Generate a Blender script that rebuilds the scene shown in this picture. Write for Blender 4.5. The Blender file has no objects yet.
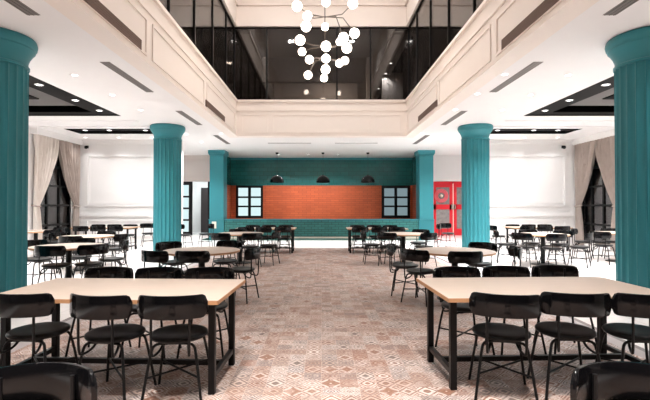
import bpy, bmesh, math, random
from math import sin, cos, pi, radians as R, sqrt, atan2
random.seed(7)
S = bpy.context.scene
COL = S.collection

# ---------------------------------------------------------------- camera, world, exposure
EYE = 1.45
cam_d = bpy.data.cameras.new('camera')
cam_d.sensor_width = 36.0
cam_d.lens = 430.0 * 36.0 / 650.0
cam_d.clip_start = 0.05
cam_d.clip_end = 200
cam_d.shift_x = 3.5 / 650.0
cam = bpy.data.objects.new('camera', cam_d)
cam.location = (0, 0, EYE)
cam.rotation_euler = (R(90 + 0.73), 0, 0)
COL.objects.link(cam)
S.camera = cam
w = bpy.data.worlds.new('night')
S.world = w
w.use_nodes = True
w.node_tree.nodes['Background'].inputs[0].default_value = (0.02, 0.022, 0.03, 1)
w.node_tree.nodes['Background'].inputs[1].default_value = 0.3
S.view_settings.view_transform = 'Standard'
S.view_settings.look = 'None'
S.view_settings.gamma = 1.0
S.view_settings.use_curve_mapping = False
S.view_settings.exposure = 0.58
S.cycles.use_denoising = True
S.cycles.max_bounces = 8
S.cycles.diffuse_bounces = 5
S.cycles.transparent_max_bounces = 12
S.cycles.caustics_reflective = False
S.cycles.caustics_refractive = False
S.cycles.sample_clamp_indirect = 6.0

WARM = (1.0, 0.80, 0.66)
NEUT = (1.0, 0.99, 0.99)


def area_light(name, loc, sx, sy, power, color=NEUT, spread=pi, rot=(0, 0, 0)):
    d = bpy.data.lights.new(name, 'AREA')
    d.shape = 'RECTANGLE'
    d.size = sx
    d.size_y = sy
    d.energy = power
    d.color = color
    d.spread = spread
    o = bpy.data.objects.new(name, d)
    o.location = loc
    o.rotation_euler = rot
    COL.objects.link(o)
    return o


# strong lamps set in the high ceiling of the atrium (their fittings are built with the other lamps)
ATRIUM_LAMPS = [(-1.3, -1.0), (0.5, -1.0), (-1.3, 0.4), (0.5, 0.4), (-1.6, 8.0), (1.6, 8.0), (-1.6, 12.5), (1.6, 12.5)]
for lx_, ly_ in ATRIUM_LAMPS:
    area_light('atrium_lamp', (lx_, ly_, 10.12), 0.26, 0.26, 142 if ly_ < 4 else 62, (1.0, 0.95, 0.92), R(62) if ly_ < 4 else R(150))

# ---------------------------------------------------------------- node helpers


class NT:
    def __init__(s, name):
        s.m = bpy.data.materials.new(name)
        s.m.use_nodes = True
        s.t = s.m.node_tree
        s.t.nodes.clear()
        s.out = s.t.nodes.new('ShaderNodeOutputMaterial')

    def n(s, kind, **kw):
        x = s.t.nodes.new(kind)
        for k, v in kw.items():
            setattr(x, k, v)
        return x

    def put(s, sock, v):
        if v is None:
            return
        if isinstance(v, bpy.types.NodeSocket):
            s.t.links.new(v, sock)
        elif isinstance(v, tuple) and len(v) == 3 and sock.type == 'RGBA':
            sock.default_value = (*v, 1)
        else:
            sock.default_value = v

    def math(s, op, a, b=None, c=None):
        x = s.n('ShaderNodeMath', operation=op)
        s.put(x.inputs[0], a)
        s.put(x.inputs[1], b)
        s.put(x.inputs[2], c)
        return x.outputs[0]

    def mix(s, f, a, b):
        x = s.n('ShaderNodeMix', data_type='RGBA')
        s.put(x.inputs[0], f)
        s.put(x.inputs[6], a)
        s.put(x.inputs[7], b)
        return x.outputs[2]

    def xyz(s):
        c = s.n('ShaderNodeTexCoord')
        q = s.n('ShaderNodeSeparateXYZ')
        s.t.links.new(c.outputs['Object'], q.inputs[0])
        return q.outputs[0], q.outputs[1], q.outputs[2], c.outputs['Object']

    def comb(s, x, y, z=0.0):
        q = s.n('ShaderNodeCombineXYZ')
        s.put(q.inputs[0], x)
        s.put(q.inputs[1], y)
        s.put(q.inputs[2], z)
        return q.outputs[0]

    def ramp(s, f, stops, interp='CONSTANT'):
        r = s.n('ShaderNodeValToRGB')
        r.color_ramp.interpolation = interp
        e = r.color_ramp.elements
        while len(e) < len(stops):
            e.new(0.5)
        for k, (p, c) in enumerate(stops):
            e[k].position = p
            e[k].color = (*c, 1)
        s.put(r.inputs[0], f)
        return r.outputs[0]

    def noise(s, vec, scale, detail=2.0):
        x = s.n('ShaderNodeTexNoise')
        s.put(x.inputs['Vector'], vec)
        x.inputs['Scale'].default_value = scale
        x.inputs['Detail'].default_value = detail
        return x.outputs[0]

    def principled(s, col, rough=0.5, metal=0.0, spec=0.5, bump=None, bstr=0.2, coat=0.0):
        p = s.n('ShaderNodeBsdfPrincipled')
        s.put(p.inputs['Base Color'], col)
        s.put(p.inputs['Roughness'], rough)
        s.put(p.inputs['Metallic'], metal)
        s.put(p.inputs['Specular IOR Level'], spec)
        s.put(p.inputs['Coat Weight'], coat)
        if bump is not None:
            b = s.n('ShaderNodeBump')
            b.inputs['Strength'].default_value = bstr
            b.inputs['Distance'].default_value = 0.01
            s.put(b.inputs['Height'], bump)
            s.t.links.new(b.outputs[0], p.inputs['Normal'])
        s.t.links.new(p.outputs[0], s.out.inputs[0])
        return s.m


def lin(r, g, b):
    def f(c):
        c /= 255.0
        return c / 12.92 if c <= 0.04045 else ((c + 0.055) / 1.055) ** 2.4
    return (f(r), f(g), f(b))


def paint(name, col, rough=0.5, spec=0.4, var=0.06, scale=3.0):
    t = NT(name)
    x, y, z, v = t.xyz()
    nz = t.noise(v, scale, 3)
    k = tuple(c * (1 - var) for c in col)
    return t.principled(t.mix(nz, k, col), rough, 0, spec)


def glow(name, col, strength):
    t = NT(name)
    e = t.n('ShaderNodeEmission')
    t.put(e.inputs[0], col)
    e.inputs[1].default_value = strength
    t.t.links.new(e.outputs[0], t.out.inputs[0])
    return t.m


def bricks(name, c1, c2, mortar, bw, bh, rough=0.3, gap=0.012, var=0.0):
    t = NT(name)
    x, y, z, v = t.xyz()
    u = t.math('ADD', x, y)
    b = t.n('ShaderNodeTexBrick')
    t.put(b.inputs['Vector'], t.comb(u, z))
    b.inputs['Color1'].default_value = (*c1, 1)
    b.inputs['Color2'].default_value = (*c2, 1)
    b.inputs['Mortar'].default_value = (*mortar, 1)
    b.inputs['Scale'].default_value = 1.0
    b.inputs['Mortar Size'].default_value = gap
    b.inputs['Brick Width'].default_value = bw
    b.inputs['Row Height'].default_value = bh
    col = b.outputs[0]
    if var:
        nz = t.noise(t.comb(u, z), 1.1, 4)
        col = t.mix(t.math('MULTIPLY', nz, var), col, tuple(c * 0.35 for c in c1))
    inv = t.math('SUBTRACT', 1.0, b.outputs[1])
    return t.principled(col, rough, 0, 0.5, inv, 0.35)


def dark_glass(name, tint, refl, tr):
    t = NT(name)
    g = t.n('ShaderNodeBsdfGlossy')
    g.inputs['Roughness'].default_value = 0.03
    t.put(g.inputs[0], (0.9, 0.9, 0.9))
    tp = t.n('ShaderNodeBsdfTransparent')
    t.put(tp.inputs[0], tuple(c * tr for c in tint))
    fr = t.n('ShaderNodeLayerWeight')
    fr.inputs[0].default_value = 0.35
    k = t.math('ADD', t.math('MULTIPLY', fr.outputs['Fresnel'], 0.85), refl)
    k = t.math('MINIMUM', k, 0.8)
    m = t.n('ShaderNodeMixShader')
    t.put(m.inputs[0], k)
    t.t.links.new(tp.outputs[0], m.inputs[1])
    t.t.links.new(g.outputs[0], m.inputs[2])
    t.t.links.new(m.outputs[0], t.out.inputs[0])
    return t.m


def wood_mat(name, c1, c2, rough=0.42):
    t = NT(name)
    x, y, z, v = t.xyz()
    q = t.comb(t.math('MULTIPLY', x, 2.0), t.math('MULTIPLY', y, 26.0), z)
    nz = t.noise(q, 2.0, 5)
    return t.principled(t.mix(nz, c1, c2), rough, 0, 0.4)


def floor_mat():
    t = NT('tiled_floor')
    x, y, z, v = t.xyz()
    T = 0.15
    sx, sy = t.math('DIVIDE', x, T), t.math('DIVIDE', y, T)
    cx, cy = t.math('FLOOR', sx), t.math('FLOOR', sy)
    wn = t.n('ShaderNodeTexWhiteNoise', noise_dimensions='2D')
    t.put(wn.inputs['Vector'], t.comb(cx, cy))
    r1 = wn.outputs[0]
    wn2 = t.n('ShaderNodeTexWhiteNoise', noise_dimensions='2D')
    t.put(wn2.inputs['Vector'], t.comb(t.math('ADD', cx, 31.7), t.math('ADD', cy, 11.3)))
    r2 = wn2.outputs[0]
    fx = t.math('ABSOLUTE', t.math('SUBTRACT', t.math('FRACT', sx), 0.5))
    fy = t.math('ABSOLUTE', t.math('SUBTRACT', t.math('FRACT', sy), 0.5))
    d = t.math('SQRT', t.math('ADD', t.math('MULTIPLY', fx, fx), t.math('MULTIPLY', fy, fy)))
    man = t.math('ADD', fx, fy)
    prod = t.math('MULTIPLY', fx, fy)
    box = t.math('MAXIMUM', fx, fy)
    k1 = t.math('MULTIPLY_ADD', r2, 22.0, 8.0)
    k2 = t.math('MULTIPLY', t.math('SUBTRACT', r1, 0.3), 26.0)
    a = t.math('MULTIPLY', d, k1)
    b = t.math('MULTIPLY', man, k2)
    c = t.math('MULTIPLY', prod, 46.0)
    wave = t.math('SINE', t.math('ADD', t.math('ADD', a, b), c))
    v1 = t.math('GREATER_THAN', wave, 0.12)
    v2 = t.math('LESS_THAN', t.math('ABSOLUTE', t.math('SUBTRACT', t.math('FRACT', t.math('MULTIPLY', man, 3.0)), 0.5)), 0.11)
    accent = t.ramp(r1, [(0.0, lin(140, 100, 80)), (0.2, lin(106, 97, 94)), (0.36, lin(146, 114, 98)),
                         (0.56, lin(124, 84, 68)), (0.7, lin(98, 97, 101)), (0.86, lin(142, 124, 114))])
    ground = t.ramp(r2, [(0.0, lin(202, 190, 183)), (0.35, lin(186, 168, 158)), (0.6, lin(218, 209, 203)), (0.85, lin(172, 152, 142))])
    lines = t.ramp(r2, [(0.0, lin(112, 86, 76)), (0.4, lin(96, 92, 98)), (0.7, lin(140, 84, 60))])
    col = t.mix(t.math('MULTIPLY', v1, 0.92), ground, accent)
    col = t.mix(t.math('MULTIPLY', v2, 0.5), col, lines)
    grout = t.math('GREATER_THAN', box, 0.488)
    col = t.mix(t.math('MULTIPLY', grout, 0.6), col, lin(205, 190, 180))
    # plain large white tiles around the patterned field
    WT = 0.44
    gx = t.math('ABSOLUTE', t.math('SUBTRACT', t.math('FRACT', t.math('DIVIDE', x, WT)), 0.5))
    gy = t.math('ABSOLUTE', t.math('SUBTRACT', t.math('FRACT', t.math('DIVIDE', y, WT)), 0.5))
    jl = t.math('GREATER_THAN', t.math('MAXIMUM', gx, gy), 0.489)
    white = t.mix(t.math('MULTIPLY', jl, 0.5), lin(238, 233, 230), lin(190, 184, 180))
    ax = t.math('ABSOLUTE', x)
    border = t.math('MULTIPLY', t.math('GREATER_THAN', ax, 3.05), t.math('LESS_THAN', ax, 3.27))
    border = t.math('MULTIPLY', border, t.math('LESS_THAN', y, 14.7))
    teal = t.math('MULTIPLY', t.math('GREATER_THAN', y, 17.9), t.math('LESS_THAN', ax, 5.1))
    field = t.math('MULTIPLY', t.math('LESS_THAN', ax, 3.05), t.math('LESS_THAN', y, 14.7))
    base = t.mix(border, white, lin(150, 143, 142))
    base = t.mix(teal, base, lin(30, 84, 78))
    nf = t.noise(v, 34.0, 3)
    col = t.mix(t.math('MULTIPLY', t.math('GREATER_THAN', nf, 0.56), 0.30), col, lin(112, 84, 70))
    nl = t.noise(v, 9.0, 2)
    col = t.mix(t.math('MULTIPLY', t.math('GREATER_THAN', nl, 0.57), 0.22), col, lin(214, 204, 198))
    tint = t.n('ShaderNodeMix', data_type='RGBA', blend_type='MULTIPLY')
    tint.inputs[0].default_value = 1.0
    t.put(tint.inputs[6], col)
    t.put(tint.inputs[7], (0.735, 0.70, 0.68))
    col = tint.outputs[2]
    base = t.mix(field, base, col)
    inside = t.math('LESS_THAN', ax, 3.2)
    rough = t.math('MULTIPLY_ADD', inside, 0.30, 0.16)
    spec = t.math('MULTIPLY_ADD', inside, -0.25, 0.5)
    return t.principled(base, rough, 0, spec)


M = {}
M['floor'] = floor_mat()
M['ceiling'] = paint('white_ceiling_paint', (0.86, 0.85, 0.85), 0.7, 0.2, 0.03)
M['wall'] = paint('white_wall_paint', (0.84, 0.82, 0.81), 0.6, 0.25, 0.03)
M['cream'] = paint('cream_wall_paint', (0.86, 0.79, 0.735), 0.6, 0.25, 0.03)
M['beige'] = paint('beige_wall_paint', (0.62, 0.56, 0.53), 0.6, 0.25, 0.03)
M['teal'] = paint('teal_paint', (0.028, 0.205, 0.240), 0.42, 0.35, 0.12, 2.0)
M['teal_tile'] = bricks('teal_glazed_tile', (0.009, 0.106, 0.102), (0.013, 0.128, 0.122), (0.008, 0.055, 0.052), 0.40, 0.20, 0.22, 0.008)
M['teal_brick'] = bricks('teal_brick', (0.018, 0.14, 0.13), (0.035, 0.19, 0.18), (0.008, 0.055, 0.05), 0.30, 0.10, 0.3, 0.010)
M['orange'] = bricks('orange_brick', lin(216, 100, 54), lin(196, 86, 44), lin(150, 66, 38), 0.42, 0.11, 0.6, 0.008, 0.75)
M['black'] = paint('black_coated_steel', (0.004, 0.004, 0.0045), 0.4, 0.2, 0.2)
M['gloss_black'] = paint('gloss_black_plywood', (0.003, 0.003, 0.0035), 0.13, 0.26, 0.2)
M['leather'] = paint('black_upholstery', (0.005, 0.005, 0.0055), 0.4, 0.2, 0.3, 30)
M['coffer'] = paint('black_ceiling_paint', (0.005, 0.005, 0.005), 0.7, 0.1, 0.2)
M['duct'] = paint('dark_grey_duct', (0.10, 0.095, 0.092), 0.6, 0.3, 0.1)
M['grille'] = paint('grey_grille', (0.20, 0.18, 0.17), 0.6, 0.2, 0.1)
M['brown_grille'] = paint('brown_grille', (0.17, 0.115, 0.095), 0.6, 0.2, 0.1)
M['wood'] = wood_mat('birch_tabletop', (0.365, 0.29, 0.235), (0.43, 0.355, 0.295))
M['edge'] = wood_mat('birch_ply_edge', (0.40, 0.21, 0.10), (0.48, 0.27, 0.14), 0.5)
M['curtain'] = paint('taupe_curtain', lin(178, 164, 156), 0.85, 0.1, 0.15, 6)
M['curtain_lit'] = paint('lit_pale_curtain', lin(226, 216, 208), 0.85, 0.1, 0.08, 6)  # pale lining tone plus the whiter light on that drape, painted in
M['red'] = paint('red_door_paint', (0.62, 0.010, 0.022), 0.4, 0.4, 0.1)
M['reel'] = paint('pink_red_reel', lin(205, 92, 100), 0.5, 0.4, 0.1)
M['lens'] = glow('lamp_lens', (1, 0.96, 0.92), 5)
M['globe'] = glow('opal_globe', (1, 0.84, 0.71), 10)
M['brass'] = paint('dark_bronze', (0.06, 0.045, 0.035), 0.35, 0.6, 0.2)
M['glass_dark'] = dark_glass('smoked_glass', (0.9, 0.88, 0.86), 0.03, 0.68)
M['glass_night'] = dark_glass('night_window_glass', (0.8, 0.8, 0.85), 0.07, 0.5)
M['gallery'] = paint('dark_gallery_paint', (0.05, 0.045, 0.042), 0.7, 0.2, 0.2)
M['gallery_grey'] = paint('grey_gallery_paint', (0.33, 0.31, 0.30), 0.7, 0.2, 0.1)
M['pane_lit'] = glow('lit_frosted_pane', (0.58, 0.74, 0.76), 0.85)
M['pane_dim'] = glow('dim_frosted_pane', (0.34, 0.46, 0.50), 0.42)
M['pane_grey'] = paint('grey_reflecting_pane', (0.33, 0.31, 0.30), 0.15, 0.6, 0.7, 7)
M['brown'] = paint('dark_brown_panel', (0.030, 0.022, 0.022), 0.4, 0.4, 0.2)
M['night'] = paint('night_yard', (0.03, 0.03, 0.034), 0.9, 0.1, 0.3)
M['plate'] = paint('cream_plate', (0.74, 0.66, 0.56), 0.5, 0.3, 0.05)

# ---------------------------------------------------------------- mesh helpers


class MB:
    def __init__(s):
        s.v, s.f = [], []

    def add(s, vs, fs):
        o = len(s.v)
        s.v += [tuple(p) for p in vs]
        s.f += [tuple(i + o for i in q) for q in fs]
        return s

    def box(s, x0, x1, y0, y1, z0, z1):
        return s.add([(x0, y0, z0), (x1, y0, z0), (x1, y1, z0), (x0, y1, z0), (x0, y0, z1), (x1, y0, z1), (x1, y1, z1), (x0, y1, z1)],
                     [(0, 3, 2, 1), (4, 5, 6, 7), (0, 1, 5, 4), (1, 2, 6, 5), (2, 3, 7, 6), (3, 0, 4, 7)])

    def lathe(s, prof, n=24, c=(0, 0, 0), a0=0.0):
        vs, fs = [], []
        for r, z in prof:
            for k in range(n):
                a = a0 + 2 * pi * k / n
                vs.append((c[0] + r * cos(a), c[1] + r * sin(a), c[2] + z))
        m = len(prof)
        for j in range(m - 1):
            for k in range(n):
                k2 = (k + 1) % n
                fs.append((j * n + k, j * n + k2, (j + 1) * n + k2, (j + 1) * n + k))
        if prof[0][0] > 1e-6:
            fs.append(tuple(reversed(range(n))))
        if prof[-1][0] > 1e-6:
            fs.append(tuple((m - 1) * n + k for k in range(n)))
        return s.add(vs, fs)

    def tube(s, pts, r, n=8, smooth=2):
        from mathutils import Vector
        P = [Vector(p) for p in pts]
        for _ in range(smooth):
            if len(P) < 3:
                break
            Q = [P[0]]
            for i in range(len(P) - 1):
                if i > 0:
                    Q.append(P[i] * 0.75 + P[i + 1] * 0.25)
                if i < len(P) - 2:
                    Q.append(P[i] * 0.25 + P[i + 1] * 0.75)
            Q.append(P[-1])
            P = Q
        up = None
        vs, fs = [], []
        for i, p in enumerate(P):
            t = (P[min(i + 1, len(P) - 1)] - P[max(i - 1, 0)]).normalized()
            if up is None:
                up = Vector((0, 0, 1)) if abs(t.z) < 0.9 else Vector((1, 0, 0))
            u = (up - t * up.dot(t)).normalized()
            up = u
            q = t.cross(u)
            for k in range(n):
                a = 2 * pi * k / n
                vs.append(p + u * (r * cos(a)) + q * (r * sin(a)))
        m = len(P)
        for j in range(m - 1):
            for k in range(n):
                k2 = (k + 1) % n
                fs.append((j * n + k, j * n + k2, (j + 1) * n + k2, (j + 1) * n + k))
        fs.append(tuple(reversed(range(n))))
        fs.append(tuple((m - 1) * n + k for k in range(n)))
        return s.add(vs, fs)

    def sphere(s, c, r, n=16):
        prof = [(r * sin(pi * j / (n // 2)), -r * cos(pi * j / (n // 2))) for j in range(n // 2 + 1)]
        return s.lathe([(max(a, 1e-4), b) for a, b in prof], n, c)

    def mesh(s, name, mat, smooth=False, bevel=0.0):
        me = bpy.data.meshes.new(name)
        me.from_pydata(s.v, [], s.f)
        bm = bmesh.new()
        bm.from_mesh(me)
        if bevel:
            es = [e for e in bm.edges if len(e.link_faces) == 2 and e.calc_face_angle(0) > 0.6]
            bmesh.ops.bevel(bm, geom=es, offset=bevel, segments=2, affect='EDGES', profile=0.5)
        bmesh.ops.recalc_face_normals(bm, faces=bm.faces)
        bm.to_mesh(me)
        bm.free()
        me.materials.append(mat)
        if smooth:
            me.polygons.foreach_set('use_smooth', [True] * len(me.polygons))
            me.set_sharp_from_angle(angle=R(40))
        return me

    def build(s, name, mat, parent=None, smooth=False, bevel=0.0):
        o = bpy.data.objects.new(name, s.mesh(name, mat, smooth, bevel))
        COL.objects.link(o)
        if parent is not None:
            o.parent = parent
        return o


def tag(o, label=None, cat=None, group=None, kind=None):
    if label:
        o['label'] = label
    if cat:
        o['category'] = cat
    if group:
        o['group'] = group
    if kind:
        o['kind'] = kind
    return o


def empty(name, loc=(0, 0, 0), rz=0.0):
    o = bpy.data.objects.new(name, None)
    o.empty_display_size = 0.2
    o.location = loc
    o.rotation_euler = (0, 0, rz)
    COL.objects.link(o)
    return o


def struct(name, mb, mat, parent=None, **kw):
    o = mb.build(name, mat, parent, **kw)
    if parent is None:
        o['kind'] = 'structure'
    return o


KIDS = {}


def children(o):
    return [c for c in o.children]


def copy_tree(o, loc, rz, label, group=None):
    def rec(src, par):
        c = src.copy()
        COL.objects.link(c)
        c.parent = par
        for ch in children(src):
            rec(ch, c)
        return c
    r = rec(o, None)
    r.location = loc
    r.rotation_euler = (0, 0, rz)
    r['label'] = label
    if group:
        r['group'] = group
    return r


def rects_minus(x0, x1, y0, y1, holes):
    xs = sorted({x0, x1, *[h[0] for h in holes], *[h[1] for h in holes]})
    ys = sorted({y0, y1, *[h[2] for h in holes], *[h[3] for h in holes]})
    out = []
    for i in range(len(xs) - 1):
        run = None
        for j in range(len(ys) - 1):
            mx, my = (xs[i] + xs[i + 1]) / 2, (ys[j] + ys[j + 1]) / 2
            solid = x0 < mx < x1 and y0 < my < y1 and not any(h[0] < mx < h[1] and h[2] < my < h[3] for h in holes)
            if solid:
                run = [ys[j], ys[j + 1]] if run is None else [run[0], ys[j + 1]]
            if run is not None and (not solid or j == len(ys) - 2):
                out.append((xs[i], xs[i + 1], *run))
                run = None
    return out


def frame_xz(mb, x0, x1, z0, z1, y0, y1, w=0.05):
    mb.box(x0, x1, y0, y1, z0, z0 + w).box(x0, x1, y0, y1, z1 - w, z1)
    return mb.box(x0, x0 + w, y0, y1, z0 + w, z1 - w).box(x1 - w, x1, y0, y1, z0 + w, z1 - w)


def frame_yz(mb, y0, y1, z0, z1, x0, x1, w=0.05):
    mb.box(x0, x1, y0, y1, z0, z0 + w).box(x0, x1, y0, y1, z1 - w, z1)
    return mb.box(x0, x1, y0, y0 + w, z0 + w, z1 - w).box(x0, x1, y1 - w, y1, z0 + w, z1 - w)


# ---------------------------------------------------------------- room
HC = 3.9
XL, XR = -9.15, 9.6
YE = 16.1           # end walls of the two side bays
YD = 21.0           # wall with the doors
YN = 22.2           # back wall of the niche
YB = -4.0           # wall behind the viewer
AX, AY = 3.02, 15.2  # opening of the atrium
PT, GT, UT = 5.19, 7.82, 10.2  # parapet top, glass top, upper ceiling

struct('floor', MB().box(XL - 0.2, XR + 0.2, YB - 0.2, YN + 0.2, -0.2, 0), M['floor'])

COFF = [(-8.25, -5.48, 6.8, 11.75), (-8.25, -5.48, 13.7, 14.7), (5.52, 8.35, 6.8, 11.75), (5.52, 8.35, 13.7, 14.7)]
mb = MB()
for x0, x1, y0, y1 in rects_minus(XL - 0.2, XR + 0.2, YB - 0.2, YN + 0.2, [(-AX - 0.3, AX + 0.3, YB + 0.3, AY + 0.3)] + COFF):
    mb.box(x0, x1, y0, y1, HC, HC + 0.4)
struct('ceiling', mb, M['ceiling'])

# black recesses in the ceiling
for k, (x0, x1, y0, y1) in enumerate(COFF):
    r = MB().box(x0, x1, y0, y1, HC + 0.38, HC + 0.4)
    for a in ((x0, x0 + 0.02, y0, y1), (x1 - 0.02, x1, y0, y1), (x0, x1, y0, y0 + 0.02), (x0, x1, y1 - 0.02, y1)):
        r.box(*a, HC + 0.002, HC + 0.38)
    t = empty('trim_%d' % (k + 1))
    t['kind'] = 'structure'
    r.build('recess', M['coffer'], t)
    big = (y1 - y0) > 2
    rim = MB()
    wv = 0.62 if big else 0.0
    if big:
        xi0, xi1 = (x0 + 0.35, x1 - wv) if x0 < 0 else (x0 + wv, x1 - 0.35)
        for a in ((x0, xi0, y0, y1), (xi1, x1, y0, y1), (xi0, xi1, y0, y0 + 0.35), (xi0, xi1, y1 - 0.35, y1)):
            rim.box(*a, HC + 0.03, HC + 0.06)
        rim.build('rim', M['coffer'], t)
        MB().box(xi0 + 0.1, xi1 - 0.12, y0 + 0.5, y1 - 0.75, HC + 0.11, HC + 0.37).build('duct', M['duct'], t)
        MB().box((xi0 + xi1) / 2 - 0.35, (xi0 + xi1) / 2 + 0.25, y0 + 0.8, y1 - 1.5, HC + 0.085, HC + 0.11).build('duct', M['coffer'], t)
    else:
        MB().box(x0 + 1.1, x0 + 1.5, y0 + 0.05, y1 - 0.05, HC + 0.12, HC + 0.37).build('duct', M['duct'], t)
        MB().box(x0 + 0.05, x1 - 0.05, y0 + 0.44, y0 + 0.66, HC + 0.051, HC + 0.36).build('duct', M['coffer'], t)

# side walls with one window each
WIN_L = (13.75, 15.75)
WIN_R = (14.1, 15.95)


def side_wall(name, x, out, win):
    a, b = sorted((x, x + out * 0.2))
    m = MB().box(a, b, YB, win[0], 0, HC).box(a, b, win[1], YE + 0.3, 0, HC)
    m.box(a, b, win[0], win[1], 0, 0.12).box(a, b, win[0], win[1], 3.45, HC)
    struct(name, m, M['wall'])


side_wall('wall_left', XL, -1, WIN_L)
side_wall('wall_right', XR, 1, WIN_R)
struct('wall_rear', MB().box(XL - 0.2, XR + 0.2, YB - 0.2, YB, 0, HC), M['brown'])
struct('wall_end_left', MB().box(XL - 0.2, -5.28, YE, YE + 0.3, 0, HC), M['wall'])
struct('wall_end_right', MB().box(5.75, XR + 0.2, YE, YE + 0.3, 0, HC), M['wall'])
# corridor ends behind the two bays
struct('wall_corridor_left', MB().box(-9.0, -8.8, YE + 0.3, YD, 0, HC), M['wall'])
struct('wall_corridor_right', MB().box(9.0, 9.2, YE + 0.3, YD, 0, HC), M['wall'])
GD = (-6.92, -5.28)   # glass doors
RD = (5.42, 7.44)     # red doors
DH = 2.62
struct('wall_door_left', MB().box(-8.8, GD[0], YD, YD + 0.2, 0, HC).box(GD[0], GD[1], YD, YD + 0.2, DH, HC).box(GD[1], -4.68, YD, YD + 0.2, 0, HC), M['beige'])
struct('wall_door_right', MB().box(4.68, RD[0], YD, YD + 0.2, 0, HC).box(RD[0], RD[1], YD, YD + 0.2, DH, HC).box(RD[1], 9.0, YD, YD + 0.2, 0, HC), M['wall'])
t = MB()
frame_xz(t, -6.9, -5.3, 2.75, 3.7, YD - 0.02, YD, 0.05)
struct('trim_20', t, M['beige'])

# niche behind the counter: teal tile above, orange brick below
NX = 4.68
ZO = 2.48
NW = [(-4.42, -3.02), (3.10, 4.58)]
up = MB().box(-NX - 0.2, NX + 0.2, YN, YN + 0.2, ZO, HC)
up.box(-NX - 0.2, -NX, 19.8, YN, ZO, HC).box(NX, NX + 0.2, 19.8, YN, ZO, HC)
struct('wall_niche_upper', up, M['teal_tile'])
lo = MB()
for a, b in ((-NX - 0.2, NW[0][0]), (NW[0][1], NW[1][0]), (NW[1][1], NX + 0.2)):
    lo.box(a, b, YN, YN + 0.2, 0, ZO)
for a, b in NW:
    lo.box(a, b, YN, YN + 0.2, 0, 0.8)
lo.box(-NX - 0.2, -NX, 19.8, YN, 0, ZO).box(NX, NX + 0.2, 19.8, YN, 0, ZO)
struct('wall_niche_lower', lo, M['orange'])
struct('trim_21', MB().box(-NX, NX, YN - 0.08, YN, HC - 0.1, HC), M['teal'])


def grid_window(name, x0, x1, z0, z1, y, cols, rows, pane_mat, fr=0.09, bar=0.045, solid_mid=True):
    w = empty(name)
    w['kind'] = 'structure'
    f = MB()
    frame_xz(f, x0, x1, z0, z1, y - 0.03, y + 0.07, fr)
    iw = (x1 - x0 - 2 * fr) / cols
    for c in range(1, cols):
        xx = x0 + fr + iw * c
        f.box(xx - bar * 1.6, xx + bar * 1.6, y - 0.03, y + 0.07, z0 + fr, z1 - fr)
    for r_ in range(1, rows):
        zz = z0 + fr + (z1 - z0 - 2 * fr) * r_ / rows
        f.box(x0 + fr, x1 - fr, y - 0.02, y + 0.06, zz - bar, zz + bar)
    f.build('window_frame', M['black'], w)
    MB().box(x0 + fr * 0.5, x1 - fr * 0.5, y + 0.02, y + 0.035, z0 + fr * 0.5, z1 - fr * 0.5).build('window_pane', pane_mat, w)
    return w


grid_window('window_1', NW[0][0], NW[0][1], 0.8, ZO, YN + 0.03, 2, 3, M['pane_lit'], 0.12)
grid_window('window_2', NW[1][0], NW[1][1], 0.8, ZO, YN + 0.03, 2, 3, M['pane_dim'], 0.14)

# glass doors with black frames, one leaf standing open
d = empty('door_1')
d['kind'] = 'structure'


def door_leaf(parent, x0, x1, y, z0, z1, mat_f, mat_p, rows, st=0.11, rail=0.1):
    f = MB()
    frame_xz(f, x0, x1, z0, z1, y - 0.03, y + 0.03, st)
    for r_ in range(1, rows):
        zz = z0 + st + (z1 - z0 - 2 * st) * r_ / rows
        f.box(x0 + st, x1 - st, y - 0.03, y + 0.03, zz - rail / 2, zz + rail / 2)
    lf = f.build('door_leaf', mat_f, parent)
    MB().box(x0 + st * 0.5, x1 - st * 0.5, y - 0.008, y + 0.008, z0 + st * 0.5, z1 - st * 0.5).build('pane', mat_p, lf)
    return lf


door_leaf(d, -7.05, -6.32, YD + 0.05, 0.0, DH, M['black'], M['pane_lit'], 4, 0.17, 0.09)
door_leaf(d, -5.56, -5.12, YD + 0.05, 0.0, DH, M['black'], M['pane_lit'], 4, 0.1, 0.09)
# lit passage beyond
pas = MB().box(-7.3, -4.9, YD + 2.2, YD + 2.3, 0, 3.0).box(-7.3, -7.2, YD + 0.2, YD + 2.2, 0, 3.0).box(-4.9, -4.8, YD + 0.2, YD + 2.2, 0, 3.0)
pas.box(-7.3, -4.9, YD + 0.2, YD + 2.3, 3.0, 3.1).box(-7.3, -4.9, YD + 1.2, YD + 2.3, -0.2, 0)
struct('wall_passage', pas, M['wall'])
struct('door_3', MB().box(-6.42, -5.72, YD + 1.9, YD + 1.96, 0, 2.4), M['brown'])
area_light('passage_light', (-6.0, YD + 1.0, 2.95), 0.9, 0.7, 30, (0.85, 0.97, 1.0))

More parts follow.
